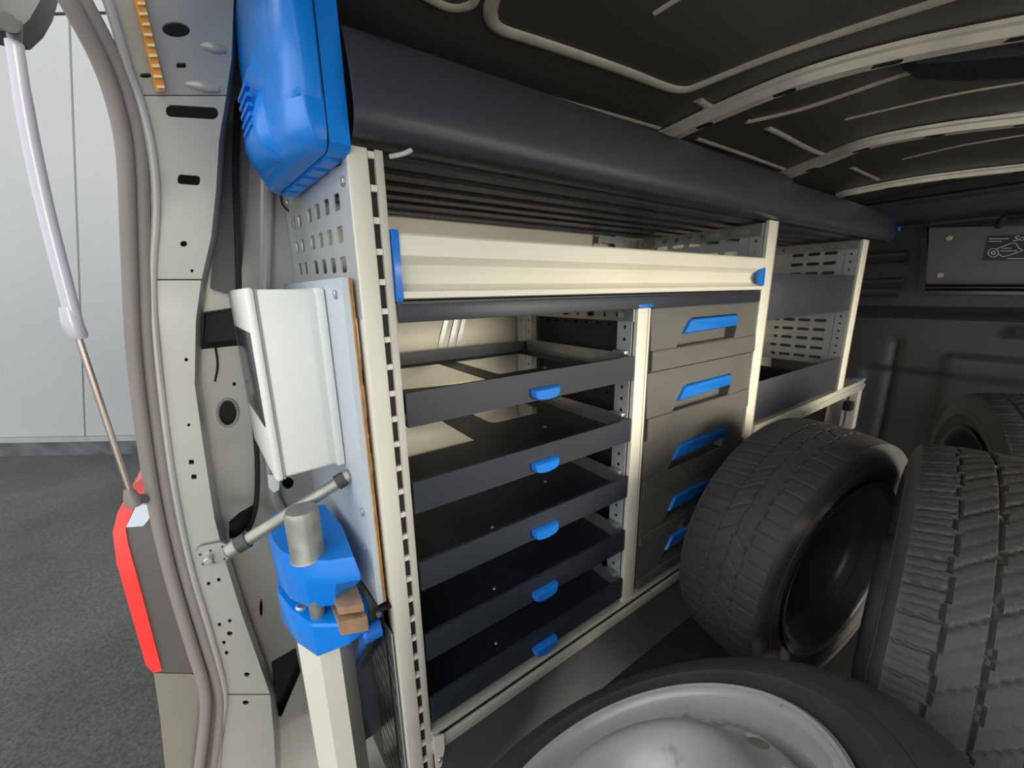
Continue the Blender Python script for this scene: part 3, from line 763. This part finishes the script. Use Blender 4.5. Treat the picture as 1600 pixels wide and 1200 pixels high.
endc = [(x + .003, z) for x, z in o2] + [(RX - .05, .17)]
mk('end_cap', B().extr([(x, 2.193, z) for x, z in endc], (0, .012, 0)), M('dark_blue_cap', (40, 70, 120), .4), t2)
mk('cap_latch', B().box(RX + .018, RX + .024, 2.182, 2.205, .205, .222, .002), blue, t2)
tag(mk('cable_tie', B().tube(smooth_path([Vector((RX - .004, .178, .158)), Vector((RX + .006, .190, .160)), Vector((RX + .010, .200, .165))], 4), .0028, 8), M('tie_white', (190, 190, 184), .4)), 'short pale cable tie end under the long overhead tray', 'cable tie')

# ---------------- board, electrical box
t = thing('mounting_board', 'pale grey board with plywood edge screwed to the racking end', 'board', endw(.17, .014, -.444))
def brd(d0, d1, w0, w1, z0, z1, bev=0):
    return B().box(d0, d1, w0, w1, z0, z1, bev).xf(lambda c: endw(c.x, c.y, c.z))
mk('laminate', brd(.012, .365, .0085, .0165, -.444, .020), board_m, t)
mk('plywood_core', brd(.0117, .3645, .004, .0083, -.4437, .0197), ply_m, t)
mk('veneer_line', brd(.0112, .0120, .0055, .0068, -.4435, .0195), ply_dark, t)
for d, z in ((.04, .0), (.345, .002), (.035, -.36), (.03, -.30)): child('screw', SCREW, t, endw(d, .0165, z), ROT_MY)
t = thing('electrical_box', 'white plastic electrical box mounted on the pale grey board', 'electrical box', endw(.2, .06, -.245))
mk('box_body', brd(.088, .30, .0175, .098, -.244, .008, .006), white_plastic, t, 50)
mk('lid', brd(.086, .302, .098, .108, -.246, .010, .004), white_plastic, t, 50)
mk('lid_seam', brd(.0875, .3005, .0965, .0982, -.2445, .0085), M('seam_grey', (150, 150, 146), .5), t)
mk('back_flange', brd(.086, .302, .017, .030, -.247, .010, .004), white_plastic, t)
mk('viewing_window', brd(.10, .27, .1075, .1095, -.17, -.045, .0008), M('smoked_window', (58, 58, 66), .2), t)

# ---------------- bench vice on its column
t = thing('bench_vice', 'blue pipe vice with steel T-handle on a cream column', 'vice', (-.6, .04, FL))
def vp(pts, z): return [Vector((x, y, z)) for x, y in pts]
colp = [(-.592, .006), (-.548, .030), (-.542, .056), (-.585, .080), (-.630, .060)]
mk('column', B().loft([vp(colp, FL + .012), vp(colp, -.475)]), cream, t, 20)
mk('base_plate', B().box(-.68, -.52, -.012, .115, FL + .0, FL + .012, .002), cream, t)
UP = [(-.722, .002), (-.699, .083), (-.60, .094), (-.508, .090), (-.520, .060), (-.545, .026), (-.585, .004), (-.63, -.006), (-.69, -.008)]
sh = lambda P, k, c=(-.60, .045): [(c[0] + (x - c[0]) * k, c[1] + (y - c[1]) * k) for x, y in P]
UPB = [(-.715, .004), (-.695, .080), (-.60, .088), (-.548, .082), (-.536, .058), (-.550, .028), (-.588, .006), (-.63, -.004), (-.685, -.006)]
mk('upper_jaw', B().loft([vp(sh(UPB, .98), -.430), vp(UPB, -.425), vp(sh(UP, 1.0), -.385), vp(sh(UP, 1.0), -.374), vp(sh(UP, .92, (-.62, .045)), -.352)]), blue_case, t, 20)
LO = [(-.70, -.004), (-.68, .085), (-.60, .098), (-.535, .102), (-.508, .092), (-.512, .066), (-.540, .026), (-.585, .006), (-.64, -.008)]
LZ = [-.505, -.505, -.485, -.470, -.472, -.484, -.504, -.507, -.506]
mk('lower_jaw', B().loft([[Vector((x, y, z)) for (x, y), z in zip(sh(LO, .97), LZ)], [Vector((x, y, z + .004)) for (x, y), z in zip(LO, LZ)], vp(LO, -.452), vp(sh(LO, .97), -.448)]), blue_case, t, 20)
mk('guide_screw', B().cyl((-.556, .036, -.45), (-.556, .036, -.42), .010), steel_worn, t)
mk('jaw_plate', B().extr([(-.560, .056, -.428), (-.512, .058, -.428), (-.498, .088, -.428), (-.552, .090, -.428)], (0, 0, .012)), bronze, t)
mk('jaw_plate', B().extr([(-.565, .054, -.458), (-.508, .056, -.458), (-.494, .090, -.458), (-.556, .092, -.458)], (0, 0, .018)), bronze, t)
mk('jaw_tooth', B().extr([(-.520, .056, -.440), (-.508, .056, -.440), (-.494, .090, -.440), (-.506, .090, -.440)], (0, 0, .005)), bronze, t)
pb_ = PZ(469, 788, -.275)
mk('boss', B().tube([(pb_.x, pb_.y, -.355), (pb_.x, pb_.y, -.352), (pb_.x, pb_.y, -.288), (pb_.x, pb_.y, -.282)], [.023, .0215, .0215, .019], 28), steel_worn, t)
bc = Vector((pb_.x, pb_.y, -.308)); e1 = PZ(376, 850, -.330); e2 = PZ(531, 752, -.268)
hb = mk('handle_bar', B().cyl(e1, e2, .0088), steel_worn, t)
dv = (e2 - e1).normalized()
for e, s_ in ((e1, -1), (e2, 1)):
    mk('end_collar', B().tube([e - dv * .004, e + dv * .004, e + dv * .010], [.0115, .0115, .0105], 18) if s_ > 0 else B().tube([e + dv * .010, e + dv * -.004], [.0115, .0115], 18), M('collar_dark', (62, 62, 62), .5) if s_ < 0 else bpy.data.materials['collar_dark'], hb)
    mk('end_knob', B().tube([e + dv * s_ * .004, e + dv * s_ * .016, e + dv * s_ * .019], [.0105, .0105, .008], 18), steel_worn, hb)
sk = screw_mesh('socket_screw', .0095, zinc, .004)
RUP = (0, -math.pi / 2, 0)
_p = PZ(474, 858, -.3525); child('socket_screw', sk, t, (_p.x, _p.y, -.3525), RUP)
for x, y in ((-.585, .020), (-.560, .072)): child('socket_screw', sk, t, (x, y, -.4485), RUP)

# blue clamp lever on the dark plate
t = thing('clamp_lever', 'small blue clamp lever on the dark plate below the board', 'lever', endw(.12, .03, -.60))
c1 = PY(566, 993, .085); c0 = c1 + Vector((0, .026, 0))
mk('hub', B().tube([c0, c0.lerp(c1, .85), c1], [.013, .013, .010], 20), blue, t)
a0 = c1 + Vector((0, .006, 0)); a1 = PY(551, 1050, a0.y)
mk('arm', B().tube([a0, a0.lerp(a1, .5), a1], [.009, .006, .0035], 14), blue, t)

# ---------------- blue case hung on the racking end
t = thing('blue_case', 'bright blue plastic carrying case hung above the white electrical box', 'case', endw(.14, .03, .16))
TC = math.radians(6)
def cs(d, wd, z):
    x, y = -d, -wd
    return Vector((-.492 + x * math.cos(TC) - y * math.sin(TC), .131 + x * math.sin(TC) + y * math.cos(TC), z))
LID = [(0, .0235), (0, .041), (.003, .045), (.012, .049), (.035, .056), (.08, .060), (.18, .060), (.23, .053), (.255, .04), (.26, .0235)]
LIDS = [(p.x, p.y) for p in smooth_path([Vector((d, wd, 0)) for d, wd in LID], 4)]
def lidring(z, kw=1, inset=0, kd=1):
    return [cs(inset + d * (1 - 2 * inset / .26), .0235 + (wd - .0235) * kw, z) for d, wd in LIDS]
mk('lid', B().loft([lidring(.150, .30, .012), lidring(.153, .50, .007), lidring(.160, .72, .003), lidring(.170, .87, 0), lidring(.182, .96, 0), lidring(.196, 1, 0), lidring(.335, 1, 0), lidring(.352, .9, .002), lidring(.362, .6, .010)]), blue_case, t, 40)
BAS = [(0, .0), (0, .022), (.26, .022), (.26, .0)]
bsr = lambda z, i: [cs(d + (i if d < .1 else -i), wd, z) for d, wd in BAS]
mk('base_shell', B().loft([bsr(.150, .010), bsr(.158, 0), bsr(.360, 0), bsr(.364, .004)]), blue_case, t, 30)
mk('seam', B().extr([cs(d, .0222, z) for d, z in ((.0015, .157), (.2585, .157), (.2585, .36), (.0015, .36))], cs(0, .0234, 0) - cs(0, .0222, 0)), rubber_black, t)
# raised pad wrapping round the lid's corner, grip bulge, latch scoop
path = [(-.0004, .026), (-.0004, .040), (.002, .0458), (.012, .0494), (.030, .0545), (.046, .0566)]
nrml = [(-1, 0), (-1, .15), (-.75, .66), (-.4, .92), (-.25, .97), (-.1, 1)]
zs = [.196, .199, .204, .29, .296, .299]
ins = [0, .0012, .0030, .0030, .0012, 0]
gv = []
pbm = B()
for (d, wd), (nd, nw), e in zip(path, nrml, (1, 1, 1, 1, 1, 0)):
    gv.append([pbm.bm.verts.new(cs(d + nd * h * e, wd + nw * h * e, z)) for z, h in zip(zs, ins)])
for a in range(len(gv) - 1):
    for c in range(len(zs) - 1): pbm.bm.faces.new((gv[a][c], gv[a + 1][c], gv[a + 1][c + 1], gv[a][c + 1]))
mk('raised_pad', pbm, blue_case, t, 60)
rings = []
for k in range(9):
    a = k / 8; zc_ = .158 + a * .125; dep = .0135 * math.sin(math.pi * min(1, a * 1.25 + .18)) if a < .66 else .0135 * math.sin(math.pi * (a * 1.0 + .0)) * .9
    dep = max(.0, dep)
    wb = .0235 + (.058 - .0235) * lerp_tab([(.150, .30), (.153, .5), (.160, .72), (.170, .87), (.182, .96), (.196, 1)], zc_) - .003
    rings.append([cs(.085, wb, zc_), cs(.095, wb + dep, zc_), cs(.12, wb + dep + .002, zc_), cs(.17, wb + dep + .002, zc_), cs(.20, wb + dep - .001, zc_), cs(.215, wb - .004, zc_)])
mk('grip_bulge', B().loft(rings), blue_case, t, 55)
for k in range(5):
    mk('grip_rib', B().box(0, 1, 0, 1, 0, 1).xf(lambda c: cs(.115 + c.x * .055, .066 + c.y * .0055, .196 + k * .010 + c.z * .004)), blue_case, t)
mk('latch', B().loft([[cs(.045, .0475, .166), cs(.078, .050, .166), cs(.078, .0585, .196), cs(.045, .0555, .196)], [cs(.050, .0515, .168), cs(.074, .0535, .168), cs(.074, .0605, .192), cs(.050, .058, .192)]]), blue_case, t, 20)
for k in range(5):
    mk('base_rib', B().box(0, 1, 0, 1, 0, 1).xf(lambda c: cs(.03 + k * .045 + c.x * .030, .004 + c.y * .017, .147 + c.z * .010)), blue_case, t)

# steel bracket screwed onto the pillar
t = thing('steel_bracket', 'galvanised steel bracket arm screwed to the silver pillar', 'bracket', PX(330, 885, -.745))
pl = [(305, 862), (312, 853), (346, 846), (356, 850), (360, 868), (352, 876), (316, 886), (308, 882)]
mk('flange', B().plate(pl, [ell(313, 865, 2.2), ell(329, 859, 2.2), ell(317, 880, 2.2), ell(351, 872, 2.2), ell(348, 853, 2.2), ell(335, 877, 2.2)], lambda a, c: PX(a, c, -.750), (.003, 0, 0)), zinc, t)
p = PX(326, 872, -.747); mk('bolt', B().tube([p, p + Vector((.010, 0, 0)), p + Vector((.012, 0, 0))], [.007, .007, .005], 16), zinc, t)
mk('arm', B().loft([[PX(356, 852, -.747), PX(360, 868, -.747), PX(360, 868, -.750), PX(356, 852, -.750)], [PX(440, 818, -.80), PX(440, 842, -.80), PX(440, 842, -.803), PX(440, 818, -.803)]]), steel_white, t)

# ================================================================== WHEELS
def tyre_mesh(name, kind, mat, R=.312, W=.205):
    NT, tread = 900, []
    hw = W * .43
    NA = 58
    prof = []   # (a, r, is tread)
    side = [(-.40, .668), (-.425, .69), (-.445, .705), (-.452, .712), (-.458, .726), (-.485, .77), (-.494, .79), (-.499, .793), (-.503, .82), (-.499, .845), (-.494, .848), (-.494, .86), (-.485, .90), (-.484, .905), (-.478, .93), (-.462, .955), (-.445, .972)]
    for a, r in side: prof.append((a * W, r * R, 0))
    for k in range(NA + 1):
        a = -hw + 2 * hw * k / NA
        prof.append((a, R * (1 - .018 * (a / hw) ** 2 - .010 * abs(a / hw) ** 8), 1))
    for a, r in side[::-1]: prof.append((-a * W, r * R, 0))
    verts, faces = [], []
    NP = len(prof)
    tau = 2 * math.pi
    for i in range(NT):
        th = tau * i / NT; c, s = math.cos(th), math.sin(th)
        for a, r, tr in prof:
            if tr:
                u = a / hw; d = 0
                zz = abs(((th * 34 / tau) % 1) - .5) * 4 - 1
                if kind == 2:
                    wob = .016 * zz
                    for g, wd in ((-.62, .016), (-.22, .022), (.20, .022), (.60, .016)):
                        if abs(u - g - wob) < wd: d = max(d, .005)
                    if abs(u) > .62:
                        ph = (th * 54 / tau + .35 * abs(u)) % 1
                        if ph < .12: d = max(d, .0026)
                        elif .40 < ph < .47 or .68 < ph < .75: d = max(d, .0011)
                    else:
                        ph = (th * 27 / tau + 1.2 * u) % 1
                        if ph < .05: d = max(d, .0028)
                        elif .33 < ph < .37 or .66 < ph < .70: d = max(d, .0012)
                else:
                    wob = .008 * zz
                    for g, wd in ((-.50, .014), (-.12, .016), (.28, .018)):
                        if abs(u - g - wob) < wd: d = max(d, .0035)
                    if u > .28:
                        ph = (th * 60 / tau + .5 * u) % 1
                        if ph < .14: d = max(d, .0026)
                        elif .46 < ph < .54: d = max(d, .001)
                    elif u > -.12:
                        ph = (th * 40 / tau + 1.9 * u) % 1
                        if ph < .10: d = max(d, .0024)
                        elif .3 < ph < .36 or .6 < ph < .66: d = max(d, .001)
                    elif u > -.5:
                        ph = (th * 40 / tau - 1.5 * u) % 1
                        if ph < .08: d = max(d, .0016)
                        elif .5 < ph < .56: d = max(d, .001)
                    else:
                        ph = (th * 60 / tau) % 1
                        if ph < .10: d = max(d, .0016)
                r -= d
            verts.append((a, r * c, r * s))
    for i in range(NT):
        o = i * NP; p = ((i + 1) % NT) * NP
        for k in range(NP - 1): faces.append((o + k, o + k + 1, p + k + 1, p + k))
    me = bpy.data.meshes.new(name); me.from_pydata(verts, [], faces); me.materials.append(mat)
    me.polygons.foreach_set('use_smooth', [True] * len(faces)); me.set_sharp_from_angle(angle=math.radians(40))
    me.update()
    return me
def rim_mesh(mat, name):
    pr = [(.099, .219), (.1015, .215), (.100, .211), (.092, .2075), (.080, .2065), (.073, .2045), (.0715, .196), (.066, .194), (.050, .192), (.042, .186), (-.03, .182), (-.050, .186), (-.060, .199), (-.088, .2035), (-.096, .209), (-.099, .219)]
    inner = [(a * .985, r - .005) for a, r in pr[::-1]]
    b = B().lathe(pr + inner, 96, True)
    me = bpy.data.meshes.new(name); b.bm.to_mesh(me); b.bm.free(); me.materials.append(mat)
    me.polygons.foreach_set('use_smooth', [True] * len(me.polygons)); me.set_sharp_from_angle(angle=math.radians(50))
    return me
def disc_mesh(mat, name):
    holes = [ell(.158 * math.cos(a), .158 * math.sin(a), .0095, .020, 14, a) for a in [2 * math.pi * k / 14 for k in range(14)]]
    holes += [ell(.050 * math.cos(a), .050 * math.sin(a), .0075, .0075, 12) for a in [2 * math.pi * (k + .25) / 5 for k in range(5)]]
    holes.append(ell(0, 0, .029, .029, 24))
    def hgt(r): return lerp_tab([(0, .070), (.030, .070), (.056, .071), (.062, .076), (.072, .090), (.084, .102), (.098, .110), (.112, .112), (.124, .109), (.134, .103), (.140, .096), (.146, .089), (.152, .085), (.168, .082), (.175, .070), (.182, .045)], r)
    outer = ell(0, 0, .181, .181, 72)
    b = B(); b.plate(outer, holes, lambda u_, v_: Vector((hgt(math.hypot(u_, v_)), u_, v_)), (-.004, 0, 0), .007)
    me = bpy.data.meshes.new(name); b.bm.to_mesh(me); b.bm.free(); me.materials.append(mat)
    me.polygons.foreach_set('use_smooth', [True] * len(me.polygons)); me.set_sharp_from_angle(angle=math.radians(50))
    return me
ty1 = tyre_mesh('tyre', 1, tyre_m); ty2 = tyre_mesh('tyre', 2, tyre_m2)
rb_, db_ = rim_mesh(rim_black, 'rim'), disc_mesh(rim_black, 'wheel_disc')
rs_, ds_ = rim_mesh(rim_silver, 'rim'), disc_mesh(rim_silver, 'wheel_disc')
def wheel(label, c, axis, tm, rm, dm, spin=0, scale=1.0):
    t = thing('wheel', label, 'wheel', c, 'loose wheels on the van floor')
    q = Vector(axis).normalized().to_track_quat('X', 'Z')
    t.rotation_mode = 'QUATERNION'; t.rotation_quaternion = q
    t.scale = (scale,) * 3
    for nm, me in (('tyre', tm), ('rim', rm), ('wheel_disc', dm)):
        o = bpy.data.objects.new(nm, me); COL.objects.link(o); o.parent = t; o.rotation_euler = (spin, 0, 0)
    return t
wheel('upright tyre on black rim leaning by the drawers, hollow side showing', (-.291, 1.011, -.5945), (-.987, .160, .037), ty1, rb_, db_, 0, .947)
wheel('worn upright tyre at the right edge in front of another, tread facing out', (-.022, .885, -.5715), (-.986, -.165, .011), ty2, rb_, db_, .3, 1.02)
wheel('upright tyre furthest back, half hidden behind the worn tyre', (-.015, 1.53, FL + .3155), (.93, .36, .05), ty2, rb_, db_, .9)
lw = wheel('silver steel wheel lying tilted in the foreground with rusty rim', (-.1203, .2786, -.604), (-.619, -.019, .785), ty1, rs_, ds_, .5, .961)
wt = B().box(.0895, .0945, -.018, .018, .2005, .2065, .002)
me = bpy.data.meshes.new('balance_weight'); wt.bm.to_mesh(me); wt.bm.free(); me.materials.append(steel_white)
o = bpy.data.objects.new('balance_weight', me); COL.objects.link(o); o.parent = lw; o.rotation_euler = (.6, 0, 0)

# ================================================================== BULKHEAD PLATE WITH STICKER
YP = BY - .06
t = thing('holder_plate', 'dark metal plate with framed sticker on the bulkhead', 'plate', (-.25, YP, -.04))
def yq(pxs, y): return [PY(a, c, y) for a, c in pxs]
mk('plate', B().extr(yq([(1452, 356), (1640, 352), (1640, 446), (1447, 444)], YP), (0, .004, 0)), M('plate_grey', (104, 100, 97), .42, .1), t)
mk('left_post', B().extr(yq([(1440, 358), (1448, 345), (1446, 458), (1435, 458)], YP - .02), (0, .06, 0)), black_gloss, t)
mk('bottom_ledge', B().tube([PY(1446, 449, YP - .02), PY(1640, 450, YP - .02)], .013, 14), black_gloss, t)
mk('ledge_shelf', B().extr(yq([(1442, 447), (1640, 449), (1640, 461), (1438, 459)], YP - .012), (0, .05, 0)), black_gloss, t)
mk('grab_handle', B().tube(smooth_path([PY(1560, 356, YP), PY(1566, 343, YP - .01), PY(1580, 337, YP - .012), PY(1640, 336, YP - .012)], 5), .010, 12), rubber_black, t)
for a, c in ((1483, 372), (1469, 430)):
    p = PY(a, c, YP); child('screw', screw_mesh('screw', .0095, bow_m, .005), t, (p.x, YP - .0005, p.z), ROT_MY)
stk = mk('sticker', B().extr(yq([(1543, 368), (1640, 365), (1640, 407), (1535, 407)], YP - .0012), (0, .0008, 0)), sticker_m, t)
def line(pxs, r=.0012, nm='printed_line', n=3):
    mk(nm, B().tube(smooth_path(yq_s(pxs), n), r, 6), print_m, stk)
yq_s = lambda pxs: [PY(a, c, YP - .0016) for a, c in pxs]
ring = ell(1552, 395, 8, 6.5, 20); line(ring + ring[:2])
ring = ell(1552, 395, 3, 2.5, 14); line(ring + ring[:2], .0016)
line([(1557, 389), (1570, 384), (1580, 380), (1588, 381), (1592, 388), (1598, 391), (1585, 396), (1568, 401), (1561, 397)], n=2)
for a, c, l in ((1545, 373, 31), (1545, 377, 20), (1566, 388, 14), (1564, 392, 25), (1574, 404, 26)):
    line([(a, c), (a + l, c)], .0014, 'printed_text_line')
fc_ = bpy.data.curves.new('printed_word', 'FONT'); fc_.body = 'Sort'; fc_.size = .026; fc_.extrude = .0004; fc_.shear = .2
fo = bpy.data.objects.new('printed_word_src', fc_); COL.objects.link(fo)
dg = bpy.context.evaluated_depsgraph_get()
me = bpy.data.meshes.new_from_object(fo.evaluated_get(dg)); me.name = 'printed_word'
bpy.data.objects.remove(fo); me.materials.append(print_m)
p = PY(1582, 377, YP - .0018)
child('printed_word', me, stk, (p.x, YP - .0018, p.z), (math.pi / 2, 0, 0))
